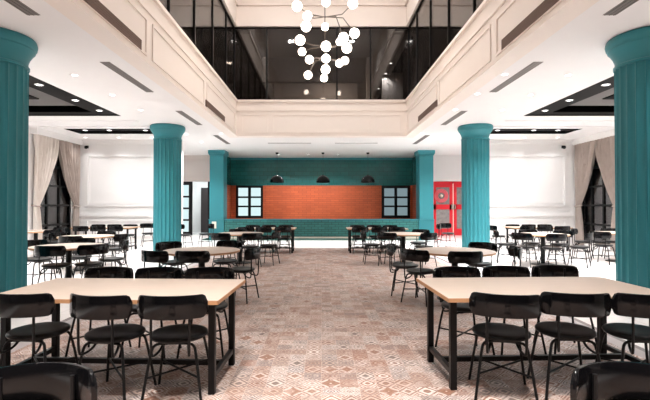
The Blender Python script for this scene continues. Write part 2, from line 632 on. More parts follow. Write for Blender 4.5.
# red double doors
d = empty('door_2')
d['kind'] = 'structure'
for x0, x1 in ((RD[0] + 0.02, 6.40), (6.44, RD[1] - 0.02)):
    f = MB()
    f.box(x0, x1, YD - 0.03, YD + 0.03, 0, 0.32).box(x0, x1, YD - 0.03, YD + 0.03, 1.26, 1.5).box(x0, x1, YD - 0.03, YD + 0.03, 2.34, DH)
    f.box(x0, x0 + 0.15, YD - 0.03, YD + 0.03, 0.32, 2.34).box(x1 - 0.15, x1, YD - 0.03, YD + 0.03, 0.32, 2.34)
    lf = f.build('door_leaf', M['red'], d)
    MB().box(x0 + 0.1, x1 - 0.1, YD + 0.0, YD + 0.012, 0.3, 1.3).build('pane', M['pane_grey'], lf)
    MB().box(x0 + 0.1, x1 - 0.1, YD + 0.0, YD + 0.012, 1.45, 2.4).build('pane', M['pane_grey'], lf)
    hx = x1 - 0.06 if x1 < 6.42 else x0 + 0.06
    MB().tube([(hx, YD - 0.03, 1.28), (hx, YD - 0.09, 1.28), (hx, YD - 0.09, 1.48), (hx, YD - 0.03, 1.48)], 0.014).build('handle', M['plate'], lf)
MB().box(6.40, 6.44, YD - 0.04, YD + 0.03, 0, DH - 0.1).build('door_strip', M['plate'], d)
t = empty('fire_hose_reel', (5.84, YD - 0.01, 1.92))
tag(t, 'round pink-red hose reel behind upper pane of the red double doors', 'hose reel')
rg = MB()
for rr in (0.31, 0.25, 0.19):
    rg.tube([(rr * cos(a * pi / 16), -0.03, rr * sin(a * pi / 16)) for a in range(33)], 0.032, 8, 0)
rg.build('hose', M['reel'], t, smooth=True)
h = MB().sphere((0, -0.03, 0), 0.075, 12)
h.build('hub', M['plate'], t, smooth=True)

# square columns and the low brick wall across the niche
YC = 19.0
for s, nm in ((-1, 'glass'), (1, 'red')):
    xa, xb = sorted((s * 4.33, s * 4.95))
    t = empty('square_column', ((xa + xb) / 2, YC + 0.35, 0))
    tag(t, 'square teal column standing beside the %s doors' % nm, 'column', 'square columns', 'thing')
    hw = (xb - xa) / 2
    MB().box(-hw, hw, -0.35, 0.35, 0.84, HC - 0.22).build('shaft', M['teal'], t, bevel=0.01)
    c = MB().box(-hw - 0.03, hw + 0.03, -0.38, 0.38, HC - 0.22, HC - 0.16).box(-hw - 0.06, hw + 0.06, -0.41, 0.41, HC - 0.16, HC - 0.002)
    c.build('capital', M['teal'], t)
    b = MB().box(-hw - 0.02, hw + 0.02, -0.37, 0.37, 0, 0.80).box(-hw - 0.04, hw + 0.04, -0.39, 0.39, 0.80, 0.84)
    b.build('column_base', M['teal'], t)
t = empty('brick_counter', (0, YC, 0))
tag(t, 'long low teal brick counter wall in front of the orange brick niche', 'counter')
MB().box(-4.28, 4.28, 0, 0.5, 0.0, 0.80).build('body', M['teal_brick'], t)
MB().box(-4.28, 4.28, -0.03, 0.53, 0.80, 0.84).build('coping', M['teal'], t)
MB().box(-4.28, 4.28, -0.02, 0.0, 0.0, 0.07).build('kick_strip', M['plate'], t)
tag(MB().box(-4.83, -4.64, 18.945, 18.975, 0.44, 0.74).build('wall_plate', M['plate']),
    'small cream plate low on the square teal column beside the glass doors', 'plate')

# ---------------------------------------------------------------- round fluted columns


def fluted_column_parts():
    Rr, nf = 0.41, 22
    ring = []
    for k in range(nf):
        for j in range(10):
            u = j / 10.0
            a = 2 * pi * (k + u) / nf
            r = Rr
            if u > 0.14:
                q = (u - 0.14) / 0.86 * 2 - 1
                r = Rr - 0.030 * sqrt(max(0.0, 1 - q * q))
            ring.append((r * cos(a), r * sin(a)))
    n = len(ring)
    z0, z1 = 0.0, HC - 0.42
    vs = [(x, y, z0) for x, y in ring] + [(x, y, z1) for x, y in ring]
    fs = [(k, (k + 1) % n, n + (k + 1) % n, n + k) for k in range(n)]
    fs += [tuple(reversed(range(n))), tuple(range(n, 2 * n))]
    sh = MB().add(vs, fs)
    H = HC
    cap = MB().lathe([(0.40, H - 0.44), (0.425, H - 0.43), (0.425, H - 0.40), (0.405, H - 0.39), (0.405, H - 0.33), (0.43, H - 0.26), (0.47, H - 0.19),
                      (0.495, H - 0.165), (0.495, H - 0.14), (0.515, H - 0.12), (0.525, H - 0.07), (0.515, H - 0.02), (0.50, H - 0.002)], 48)
    return sh, cap


sh, cp = fluted_column_parts()
me_s, me_c = sh.mesh('shaft', M['teal'], True), cp.mesh('capital', M['teal'], True)
for (x, y, lab) in ((-4.75, 6.23, 'big fluted teal column at the picture edge on the glass door side'),
                    (4.75, 6.23, 'big fluted teal column at the picture edge on the red door side'),
                    (-4.75, 13.26, 'slim looking fluted round teal column in front of the glass doors'),
                    (4.75, 13.26, 'slim looking fluted round teal column in front of the red doors')):
    t = empty('fluted_column', (x, y, 0))
    tag(t, lab, 'column', 'fluted teal columns', 'thing')
    for nm, me in (('shaft', me_s), ('capital', me_c)):
        o = bpy.data.objects.new(nm, me)
        COL.objects.link(o)
        o.parent = t

# ---------------------------------------------------------------- wall mouldings of the bays
k = 30
for s, xo, xi in ((-1, XL, -5.28), (1, XR, 5.75)):
    a, b = sorted((xo, xi))
    m = MB()
    frame_xz(m, a + 0.35, b - 0.45, 1.42, 3.35, YE - 0.05, YE, 0.07)
    frame_xz(m, a + 0.45, b - 0.55, 1.52, 3.25, YE - 0.015, YE, 0.03)
    frame_xz(m, a + 0.35, b - 0.45, 0.30, 0.92, YE - 0.045, YE, 0.06)
    m.box(a, b, YE - 0.06, YE, 1.05, 1.13)
    struct('trim_%d' % k, m, M['wall'])
    k += 1
    m = MB().box(a, b, YE - 0.16, YE, HC - 0.06, HC).box(a, b, YE - 0.08, YE, HC - 0.16, HC - 0.06)
    struct('trim_%d' % k, m, M['wall'])
    k += 1
    struct('baseboard_%s' % ('left' if s < 0 else 'right'), MB().box(a, b, YE - 0.02, YE, 0, 0.14), M['wall'])
    # beam mouldings between the two ceiling recesses
    m = MB().box(s * 5.3 if s > 0 else xo, xo if s > 0 else -5.3, 12.35, 12.43, HC - 0.03, HC).box(s * 5.3 if s > 0 else xo, xo if s > 0 else -5.3, 13.2, 13.28, HC - 0.03, HC)
    struct('trim_%d' % k, m, M['ceiling'])
    k += 1

# ---------------------------------------------------------------- atrium
m = MB().box(-AX - 0.3, -AX, YB + 0.5, AY + 0.3, HC, PT)
struct('wall_atrium_left', m, M['cream'])
m = MB().box(AX, AX + 0.3, YB + 0.5, AY + 0.3, HC, PT)
struct('wall_atrium_right', m, M['cream'])
struct('wall_atrium_back', MB().box(-AX, AX, AY, AY + 0.3, HC, PT), M['cream'])
struct('wall_atrium_front', MB().box(-AX - 0.3, AX + 0.3, YB + 0.3, YB + 0.5, HC, UT), M['cream'])
# mouldings on the parapet: cap line, frames, bottom bead
ys = [-3.3, 0.8, 7.32]
ys = [(-3.3, 3.4), (3.62, 7.38), (7.62, 11.0), (11.24, 14.9)]
for s, nm in ((-1, 40), (1, 41)):
    xa = s * AX
    a, b = sorted((xa, xa - s * 0.03))
    m = MB().box(a, b, YB + 0.5, AY, 4.80, 4.85).box(*sorted((xa, xa - s * 0.06)), YB + 0.5, AY, PT - 0.07, PT)
    m.box(a, b, YB + 0.5, AY, HC, HC + 0.04)
    for y0, y1 in ys:
        frame_yz(m, y0, y1, 4.02, 4.68, *sorted((xa, xa - s * 0.022)), 0.045)
    struct('trim_%d' % nm, m, M['cream'])
m = MB().box(-AX, AX, AY - 0.03, AY, 4.80, 4.85).box(-AX, AX, AY - 0.06, AY, PT - 0.07, PT).box(-AX, AX, AY - 0.03, AY, HC, HC + 0.04)
for x0, x1 in ((-2.85, -1.9), (-1.75, 1.75), (1.9, 2.85)):
    frame_xz(m, x0, x1, 4.02, 4.68, AY - 0.022, AY, 0.045)
struct('trim_42', m, M['cream'])

# upper storey: smoked glass on three sides and the wall above it
GX = AX + 0.10
w = empty('window_5')
w['kind'] = 'structure'
f = MB().box(-GX, GX, AY + 0.08, AY + 0.14, PT, PT + 0.05).box(-GX, GX, AY + 0.08, AY + 0.14, GT - 0.06, GT)
for xx in (-GX, -1.95, 0.55, 1.75, GX):
    f.box(xx - 0.03, xx + 0.03, AY + 0.08, AY + 0.14, PT, GT)
f.build('window_frame', M['black'], w)
MB().box(-GX, GX, AY + 0.10, AY + 0.12, PT, GT).build('window_pane', M['glass_dark'], w)
for s, nm in ((-1, 'window_6'), (1, 'window_7')):
    w = empty(nm)
    w['kind'] = 'structure'
    f = MB()
    a, b = sorted((s * (GX - 0.03), s * (GX + 0.03)))
    f.box(a, b, YB + 0.5, AY + 0.1, PT, PT + 0.05).box(a, b, YB + 0.5, AY + 0.1, GT - 0.06, GT)
    for q in range(10):
        yy = AY - 1.75 * (q + 0.7)
        f.box(a, b, yy - 0.02, yy + 0.02, PT, GT)
    f.build('window_frame', M['black'], w)
    MB().box(*sorted((s * GX, s * (GX + 0.02))), YB + 0.5, AY + 0.1, PT, GT).build('window_pane', M['glass_dark'], w)
up = MB().box(-AX - 0.3, -AX, YB + 0.5, AY + 0.3, GT, UT)
struct('wall_upper_left', up, M['cream'])
struct('wall_upper_right', MB().box(AX, AX + 0.3, YB + 0.5, AY + 0.3, GT, UT), M['cream'])
struct('wall_upper_back', MB().box(-AX, AX, AY, AY + 0.3, GT, UT), M['cream'])
struct('trim_43', MB().box(-AX, AX, AY - 0.06, AY, 8.55, 8.63).box(-AX, -AX + 0.06, YB + 0.5, AY, 8.55, 8.63).box(AX - 0.06, AX, YB + 0.5, AY, 8.55, 8.63), M['cream'])
struct('ceiling_upper', MB().box(-AX - 0.3, AX + 0.3, YB + 0.3, AY + 0.3, UT, UT + 0.2), M['ceiling'])
# dark gallery rooms behind the glass
g = MB().box(-8.2, -8.0, YB, 26, 4.3, GT + 0.1).box(8.0, 8.2, YB, 26, 4.3, GT + 0.1).box(-8.2, 8.2, 26, 26.2, 4.3, GT + 0.1)
g.box(-8.2, 8.2, YB - 0.2, YB, 4.3, GT + 0.1)
struct('wall_gallery', g, M['gallery'])
g = MB()
for x0, x1, y0, y1 in rects_minus(-8.2, 8.2, YB, 26.2, [(-AX - 0.3, AX + 0.3, YB + 0.3, AY + 0.3)]):
    g.box(x0, x1, y0, y1, GT, GT + 0.1)
struct('ceiling_gallery', g, M['gallery'])
g = MB()
for x0, x1, y0, y1 in rects_minus(-8.2, 8.2, YB, 26.2, [(-AX - 0.3, AX + 0.3, YB + 0.3, AY + 0.3)]):
    g.box(x0, x1, y0, y1, HC + 0.41, HC + 0.5)
struct('floor_gallery', g, M['gallery'])
struct('trim_44', MB().box(-2.95, -2.60, AY + 0.4, 25.9, GT - 0.12, GT - 0.01).box(2.60, 3.3, AY + 0.4, 25.9, GT - 0.12, GT - 0.01), M['gallery_grey'])
struct('trim_45', MB().box(-2.56, 1.87, 18.4, 18.6, 6.76, GT - 0.01), M['coffer'])
struct('wall_gallery_column', MB().box(1.95, 2.2, 18.4, 18.7, 4.4, GT).box(2.9, 3.9, 20.5, 20.7, 4.4, GT - 0.01), M['gallery_grey'])
struct('wall_gallery_back', MB().box(-2.4, 1.8, 21.5, 21.7, 4.4, GT - 0.02), M['duct'])

# ---------------------------------------------------------------- windows and curtains of the side bays


def night_window(name, x, out, y0, y1, z0, z1):
    w = empty(name)
    w['kind'] = 'structure'
    f = MB()
    a, b = sorted((x + out * 0.03, x + out * 0.12))
    frame_yz(f, y0, y1, z0, z1, a, b, 0.08)
    nc, nr = 3, 5
    for c in range(1, nc):
        yy = y0 + (y1 - y0) * c / nc
        f.box(a, b, yy - 0.035, yy + 0.035, z0, z1)
    for r_ in range(1, nr):
        zz = z0 + (z1 - z0) * r_ / nr
        f.box(a, b, y0, y1, zz - 0.035, zz + 0.035)
    f.build('window_frame', M['black'], w)
    MB().box(*sorted((x + out * 0.07, x + out * 0.085)), y0 + 0.03, y1 - 0.03, z0 + 0.03, z1 - 0.03).build('window_pane', M['glass_night'], w)


night_window('window_3', XL, -1, WIN_L[0], WIN_L[1], 0.12, 3.45)
night_window('window_4', XR, 1, WIN_R[0], WIN_R[1], 0.12, 3.45)
struct('wall_outside', MB().box(XL - 2.6, XL - 2.5, 11, 19, -0.2, 5).box(XR + 2.5, XR + 2.6, 11, 19, -0.2, 5), M['night'])


def curtain_mesh(x, inw, ya, yb, side, mat, name='drape', parent=None, ztop=3.72, ztie=1.42):
    """side=-1 gathers at ya, +1 gathers at yb; ya..yb is its width at the top"""
    nu, nv = 70, 46
    vs, fs = [], []
    W = yb - ya
    for j in range(nv + 1):
        z = ztop * (1 - j / nv) + 0.01
        if z > ztie:
            t = max(0.0, min(1.0, (ztop - z) / (ztop - ztie)))
            wd = W + (0.17 - W) * (t ** 1.55)
        else:
            t = (ztie - z) / ztie
            wd = 0.17 + 0.16 * min(1.0, t * 1.6) ** 0.7
        depth = 0.045 + 0.05 * min(1.0, wd / W)
        for i in range(nu + 1):
            u = i / nu
            y = (ya + wd * u) if side < 0 else (yb - wd * u)
            ph = u * 2 * pi * 7 + 0.6 * sin(3 * z + u * 5)
            xx = x + inw * (0.11 + depth * sin(ph) + 0.012 * sin(ph * 2.3 + 1))
            vs.append((xx, y, z))
    for j in range(nv):
        for i in range(nu):
            a = j * (nu + 1) + i
            fs.append((a, a + 1, a + nu + 2, a + nu + 1))
    o = MB().add(vs, fs).build(name, mat, parent, smooth=True)
    o.data.materials[0] = mat
    sd = o.modifiers.new('thickness', 'SOLIDIFY')
    sd.thickness = 0.008
    return o


for s, x, (a, b), side_lab in ((-1, XL, (13.55, 15.98), 'glass'), (1, XR, (13.75, 16.0), 'red')):
    mid = (a + b) / 2
    for sd, ya, yb, lab in ((-1, a, mid + 0.0, 'tied towards the big column'), (1, mid, b, 'tied towards the panelled end wall')):
        t = empty('curtain')
        t.location = (x, (ya + yb) / 2, 0)
        tag(t, 'taupe floor length curtain %s, window on the %s door side' % (lab, side_lab), 'curtain', 'tied back curtains')
        o = curtain_mesh(0, -s, ya - (ya + yb) / 2, yb - (ya + yb) / 2, sd, M['curtain_lit'] if (s < 0 and sd < 0) else M['curtain'], 'drape', t)
        yt = (ya if sd < 0 else yb) - (ya + yb) / 2
        c = yt + (0.09 if sd < 0 else -0.09)
        MB().tube([(-s * 0.02, c - 0.1, 1.46), (-s * 0.2, c - 0.11, 1.42), (-s * 0.2, c + 0.11, 1.42), (-s * 0.02, c + 0.1, 1.46)], 0.025).build('tieback', M['curtain'], t, smooth=True)
    m = MB().box(*sorted((x, x - s * 0.24)), a - 0.1, b + 0.05, 3.70, HC)
    struct('trim_%d' % (50 if s < 0 else 51), m, M['wall'])

# small black cameras high in the two corners
for x, lab in ((-8.78, 'small black dome camera in the corner above the glass-door-side curtains'), (9.05, 'small black dome camera in the corner above the red-door-side curtains')):
    t = empty('dome_camera', (x, YE - 0.02, 3.62))
    tag(t, lab, 'camera', 'corner cameras')
    MB().box(-0.05, 0.05, -0.02, 0.02, -0.03, 0.07).build('bracket', M['black'], t)
    MB().sphere((0, -0.07, 0), 0.065, 12).build('dome', M['gloss_black'], t, smooth=True)

# ---------------------------------------------------------------- lamps and grilles in the ceiling
ring_me = MB().lathe([(0.050, 0.0), (0.050, -0.004), (0.075, -0.010), (0.085, -0.004), (0.085, 0.0)], 20).mesh('trim_ring', M['ceiling'], True)
lens_me = MB().lathe([(0.0001, -0.006), (0.052, -0.006), (0.052, -0.001), (0.0001, -0.001)], 20).mesh('lamp_lens', M['lens'])


def downlight(x, y, z, power, lab, grp, color=NEUT, spread=R(125), size=0.11):
    t = empty('downlight', (x, y, z))
    tag(t, lab, 'ceiling light', grp)
    for nm, me in (('trim_ring', ring_me), ('lamp_lens', lens_me)):
        o = bpy.data.objects.new(nm, me)
        COL.objects.link(o)
        o.parent = t
    if power > 0:
        d = bpy.data.lights.new('downlight_lamp', 'AREA')
        d.shape = 'DISK'
        d.size = size
        d.energy = power
        d.color = color
        d.spread = spread
        o = bpy.data.objects.new('downlight_lamp', d)
        o.location = (0, 0, -0.02)
        COL.objects.link(o)
        o.parent = t
    return t


ORD = ['first', 'second', 'third', 'fourth', 'fifth', 'sixth', 'seventh', 'eighth']
P_COFF, P_WASH = 32, 6
for s, nm in ((-1, 'glass'), (1, 'red')):
    k_ = 0.75 if s < 0 else 1.25
    for q, (y, pw) in enumerate(((4.7, 8), (8.05, 26), (9.5, 34), (11.0, 40), (14.7, 56), (16.6, 75))):
        downlight(s * 4.64, y, HC, pw * k_, 'white downlight, %s along the column row, %s door side' % (ORD[q], nm), 'downlights along the column rows')
    if s > 0:
        for q, (y, pw) in enumerate(((8.0, 10), (9.4, 12), (10.95, 16), (14.6, 26))):
            downlight(s * 3.42, y, HC, pw, 'white downlight, %s along the atrium edge, red door side' % ORD[q], 'downlights along the atrium edge')
    else:
        downlight(-3.42, 14.6, HC, 20, 'lone white downlight by the atrium corner, glass door side', 'downlights along the atrium edge')
    for q, y in enumerate((7.6, 8.8, 10.1, 11.2)):
        downlight(s * 5.80 if s < 0 else 5.84, y, HC + 0.03, P_COFF * k_, 'downlight on aisle edge of big black recess, %s from near, %s door side' % (ORD[q], nm), 'downlights in the big black recesses')
        downlight(s * 8.08 if s < 0 else 8.18, y, HC + 0.03, P_COFF * k_, 'downlight on window edge of big black recess, %s from near, %s door side' % (ORD[q], nm), 'downlights in the big black recesses')
    for q, x in enumerate((5.85, 7.05, 7.85)):
        downlight(s * x, 14.25, HC + 0.05, 13, 'downlight in the narrow black slot, %s from its column, %s door side' % (ORD[q], nm), 'downlights in the narrow black recesses')
    for q, x in enumerate((6.1, 7.3, 8.5)):
        downlight(s * x, 15.45, HC, P_WASH, 'downlight grazing the panelled end wall, %s from its column, %s door side' % (ORD[q], nm), 'downlights before the end walls', spread=R(120))
    downlight(s * 6.3, 18.6, HC, 78 if s < 0 else 58, 'downlight in the passage before the %s doors' % nm, 'downlights before the doors')
for q, x in enumerate((-2.05, -0.64, 0.79)):
    downlight(x, 20.6, HC, 48, 'small downlight over the niche counter, %s from the glass door side' % ORD[q], 'downlights over the counter')


def slot(x0, x1, y0, y1, z, lab, grp, cat='vent', mat='grille'):
    t = empty('air_vent', ((x0 + x1) / 2, (y0 + y1) / 2, z))
    tag(t, lab, cat, grp)
    hx, hy = (x1 - x0) / 2, (y1 - y0) / 2
    MB().box(-hx, hx, -hy, hy, -0.004, 0).build('grille_face', M[mat], t)
    b = MB()
    if hy > hx:
        for q in range(3):
            xx = -hx + 2 * hx * (q + 0.5) / 3
            b.box(xx - 0.004, xx + 0.004, -hy, hy, -0.009, -0.004)
    else:
        b.box(-hx, hx, -0.01, 0.01, -0.009, -0.004)
    b.build('louvre', M['duct'], t)


for s, nm in ((-1, 'glass'), (1, 'red')):
    for q, (y0, y1) in enumerate(((3.55, 5.5), (7.3, 9.25), (11.1, 13.05), (14.95, 17.1))):
        slot(s * 3.70 - 0.085, s * 3.70 + 0.085, y0, y1, HC, 'long grey ceiling vent, %s from near, %s door side' % (ORD[q], nm), 'grey ceiling vents')
for x0, x1, nm in ((-2.1, -0.41, 'glass'), (0.53, 2.2, 'red')):
    slot(x0, x1, 16.8, 16.92, HC, 'thin grey ceiling vent before the teal niche, %s door half' % nm, 'thin vents before the niche')
for s, nm in ((-1, 'glass'), (1, 'red')):
    for (y0, y1, wh) in ((4.6, 7.12, 'long one'), (11.15, 13.3, 'short one')):
        t = empty('air_vent', (s * AX, (y0 + y1) / 2, 4.12))
        tag(t, 'brown air grille in the cream parapet on the %s door side, %s' % (nm, wh), 'vent', 'brown parapet grilles')
        hy = (y1 - y0) / 2
        MB().box(*sorted((0, -s * 0.026)), -hy, hy, -0.085, 0.085).build('grille_face', M['brown_grille'], t)
        b = MB()
        for q in range(5):
            zz = -0.085 + 0.17 * (q + 0.5) / 5
            b.box(*sorted((-s * 0.026, -s * 0.032)), -hy, hy, zz - 0.006, zz + 0.006)
        b.build('louvre', M['brown_grille'], t)

for (x, y) in ((3.05, 18.8), (3.05, 20.8 - 0.5), (3.05, 22.9)):
    downlight(x, y, GT - 0.125, 14, 'tiny gallery lamp behind the smoked glass, %s of three in depth' % ('first' if y < 19 else 'second' if y < 21 else 'third'), 'gallery lamps')
for (x, y) in ((-5.5, 12.0), (5.5, 12.0), (-1.0, 16.6), (0.4, 20.0), (-4, 19.0)):
    area_light('gallery_fill', (x, y, GT - 0.05), 0.3, 0.3, 170 if y > 15 else 14, WARM)  # bare fill lights added so the gallery structure shows; no fittings

for q, (x, y) in enumerate(ATRIUM_LAMPS):
    t = empty('ceiling_lamp', (x, y, UT))
    tag(t, 'square white lamp in the high atrium ceiling, row %d on the %s door side' % (q // 2 + 1, 'glass' if x < 0 else 'red'), 'ceiling light', 'lamps of the high atrium ceiling')
    frame_me = MB()
    for a in ((-0.3, -0.25, -0.3, 0.3), (0.25, 0.3, -0.3, 0.3), (-0.25, 0.25, -0.3, -0.25), (-0.25, 0.25, 0.25, 0.3)):
        frame_me.box(*a, -0.06, 0)
    frame_me.build('lamp_frame', M['ceiling'], t)

# pendant dome lamps over the counter
dome = [(0.325, 0.0), (0.322, 0.05), (0.30, 0.13), (0.25, 0.215), (0.17, 0.28), (0.08, 0.32), (0.035, 0.33), (0.035, 0.36), (0.0001, 0.36)]
inner = [(r - 0.008 if r > 0.02 else r, z - 0.006) for r, z in dome]
for q, x in enumerate((-2.06, 0.07, 2.15)):
    t = empty('pendant_lamp', (x, 19.9, 2.52))
    tag(t, 'black dome pendant lamp over the counter, %s' % ('on the glass door side', 'in the middle', 'on the red door side')[q], 'pendant lamp', 'dome pendants over the counter')
    MB().lathe(dome + [(0.0001, 0.352)] + list(reversed(inner[:-2])) + [(0.317, 0.0)], 32).build('lamp_shade', M['gloss_black'], t, smooth=True)
    MB().tube([(0, 0, 0.35), (0, 0, HC - 2.52 - 0.06)], 0.006).build('cord', M['black'], t)
    MB().lathe([(0.05, HC - 2.52 - 0.07), (0.07, HC - 2.52 - 0.03), (0.07, HC - 2.52)], 16).build('ceiling_cup', M['black'], t, smooth=True)
    b = MB().sphere((0, 0, 0.16), 0.055, 12).build('bulb', M['lens'], t, smooth=True)
    d = bpy.data.lights.new('pendant_bulb', 'POINT')
    d.energy = 34
    d.color = WARM
    d.shadow_soft_size = 0.06
    o = bpy.data.objects.new('pendant_bulb', d)
    o.location = (0, 0, 0.06)
    COL.objects.link(o)
    o.parent = t

# ---------------------------------------------------------------- chandelier
CY = 10.0
t = empty('branching_chandelier', (0.06, CY, UT))
tag(t, 'branching chandelier with round glowing globes hanging in the atrium', 'chandelier')


def cp_(px, py, dy):
    Y = CY + dy
    return ((px - 321.5) * Y / 430.0 - 0.06, dy, EYE + (205.5 - py) * Y / 430.0 - UT)


stem = MB().tube([(0.02, 0, 0), (0.02, 0, cp_(326, 76, 0)[2])], 0.011)
stem.build('stem', M['brass'], t, smooth=True)
MB().lathe([(0.13, 0.0), (0.13, -0.02), (0.03, -0.05), (0.0001, -0.05)], 24).build('ceiling_plate', M['brass'], t, smooth=True)
HUBS = {
    'a': (cp_(325, 16, 0), [(297, 5, -.35, 1), (307.5, 15, .25, 1), (306, 25.6, -.45, 1), (353, 2.4, -.2, 1), (354.6, 32.4, -.2, 1), (343.6, 37, -.55, 1)]),
    'b': (cp_(326, 46, 0), [(300, 39.4, -.3, 1), (302, 51, .3, 0), (340, 41, .35, 0), (347, 47.4, -.25, 1)]),
    'c': (cp_(326, 58, 0), [(309.4, 59, -.2, 0), (345, 60, .3, 0), (339.4, 62.6, .45, 0), (308, 74.6, .1, 0)]),
    'd': (cp_(325, -14, 0), [(291, -22, .2, 1), (356, -20, .2, 1), (325, -30, -.5, 1)]),
}
for key, (hub, arms) in HUBS.items():
    MB().sphere(hub, 0.028, 10).build('hub', M['brass'], t, smooth=True)
    for (px, py, dy, big) in arms:
        e = cp_(px, py, dy)
        mid = tuple(hub[i] * 0.5 + e[i] * 0.5 for i in range(3))
        mid = (mid[0] + (e[0] - hub[0]) * 0.12, mid[1] - dy * 0.1, hub[2] + (e[2] - hub[2]) * 0.12)
        MB().tube([hub, mid, e], 0.012, 6, 0).build('arm', M['brass'], t, smooth=True)
        MB().sphere(e, 0.112 if big else 0.094, 20).build('globe', M['globe'], t, smooth=True)
for (px, py, r) in ((326, 1, .10), (325, 26, .085), (326, 45.6, .115), (326, 58, .10), (325.6, 69, .105), (324, 77.6, .085)):
    e = cp_(px, py, -0.03)
    MB().sphere(e, r, 20).build('globe', M['globe'], t, smooth=True)

# ---------------------------------------------------------------- tables


def rect_table(x, y, rz, lab, length=1.83, width=0.92):
    t = empty('rectangular_table', (x, y, 0), R(rz))
    tag(t, lab, 'table', 'long birch tables')
    hx, hy = length / 2, width / 2
    MB().box(-hx + 0.003, hx - 0.003, -hy + 0.003, hy - 0.003, 0.722, 0.75).build('tabletop', M['wood'], t, bevel=0.002)
    e = MB()
    e.box(-hx, hx, -hy, -hy + 0.006, 0.718, 0.748).box(-hx, hx, hy - 0.006, hy, 0.718, 0.748)
    e.box(-hx, -hx + 0.006, -hy, hy, 0.718, 0.748).box(hx - 0.006, hx, -hy, hy, 0.718, 0.748)
    tag(e.build('edge_band', M['edge'], t), 'amber plywood edge')
    lx, ly = hx - 0.09, 0.30
    for sx in (-1, 1):
        for sy in (-1, 1):
            MB().box(sx * lx - 0.026, sx * lx + 0.026, sy * ly - 0.026, sy * ly + 0.026, 0, 0.72).build('leg', M['black'], t, bevel=0.006)
    b = MB()
    for sx in (-1, 1):
        b.box(sx * lx - 0.018, sx * lx + 0.018, -ly, ly, 0.11, 0.15).box(sx * lx - 0.02, sx * lx + 0.02, -ly, ly, 0.68, 0.719)
    b.box(-lx, lx, -0.018, 0.018, 0.11, 0.15).box(-lx, lx, -0.02, 0.02, 0.68, 0.719)
    b.build('stretcher', M['black'], t)
    return t


def round_table(x, y, lab, r=0.59):
    t = empty('round_table', (x, y, 0), random.uniform(0, 1))
    tag(t, lab, 'table', 'round birch tables')
    MB().lathe([(r - 0.006, 0.72), (r - 0.003, 0.748), (r - 0.006, 0.75)], 56).build('tabletop', M['wood'], t, smooth=True)
    MB().lathe([(r - 0.006, 0.718), (r, 0.719), (r, 0.747), (r - 0.005, 0.748)], 56).build('edge_band', M['edge'], t, smooth=True)
    MB().lathe([(0.05, 0.03), (0.05, 0.70), (0.16, 0.705), (0.16, 0.718)], 24).build('pedestal', M['black'], t, smooth=True)
    MB().lathe([(0.27, 0.0), (0.27, 0.012), (0.24, 0.02), (0.06, 0.035)], 36).build('table_base', M['black'], t, smooth=True)
    return t


rect_table(-1.655, 3.67, -2.5, 'long birch table in front on the glass door side, chairs along both edges')
rect_table(1.85, 3.75, 2.5, 'long birch table in front on the red door side, chairs along both edges')
rect_table(-1.72, 13.4, 0, 'long birch table by the teal counter on the glass door side of the aisle')
rect_table(1.70, 13.4, 0, 'long birch table by the teal counter on the red door side of the aisle')
rect_table(-7.0, 14.0, 0, 'long table before the panelled end wall on the curtain side by glass doors')
rect_table(7.0, 14.0, 0, 'long table before the panelled end wall on the red door side')
round_table(-1.88, 6.76, 'round birch table just behind the front long table, glass door side')
round_table(2.07, 6.69, 'round birch table just behind the front long table, red door side', 0.6)
round_table(-2.06, 10.9, 'smaller looking second round birch table along the aisle, glass door side')
round_table(2.06, 10.8, 'smaller looking second round birch table along the aisle, red door side')
round_table(-4.4, 7.5, 'round birch table beside the cut-off teal column, glass door side')
round_table(-5.4, 9.9, 'round pale table behind the one beside the cut-off column, glass door side')
round_table(-7.9, 11.9, 'round pale table in front of the taupe curtains, glass door side')
round_table(5.45, 10.6, 'round table ringed by black chairs under the black recess, red door side')
round_table(7.7, 11.2, 'round table in front of the taupe curtains, red door side')

# ---------------------------------------------------------------- chair


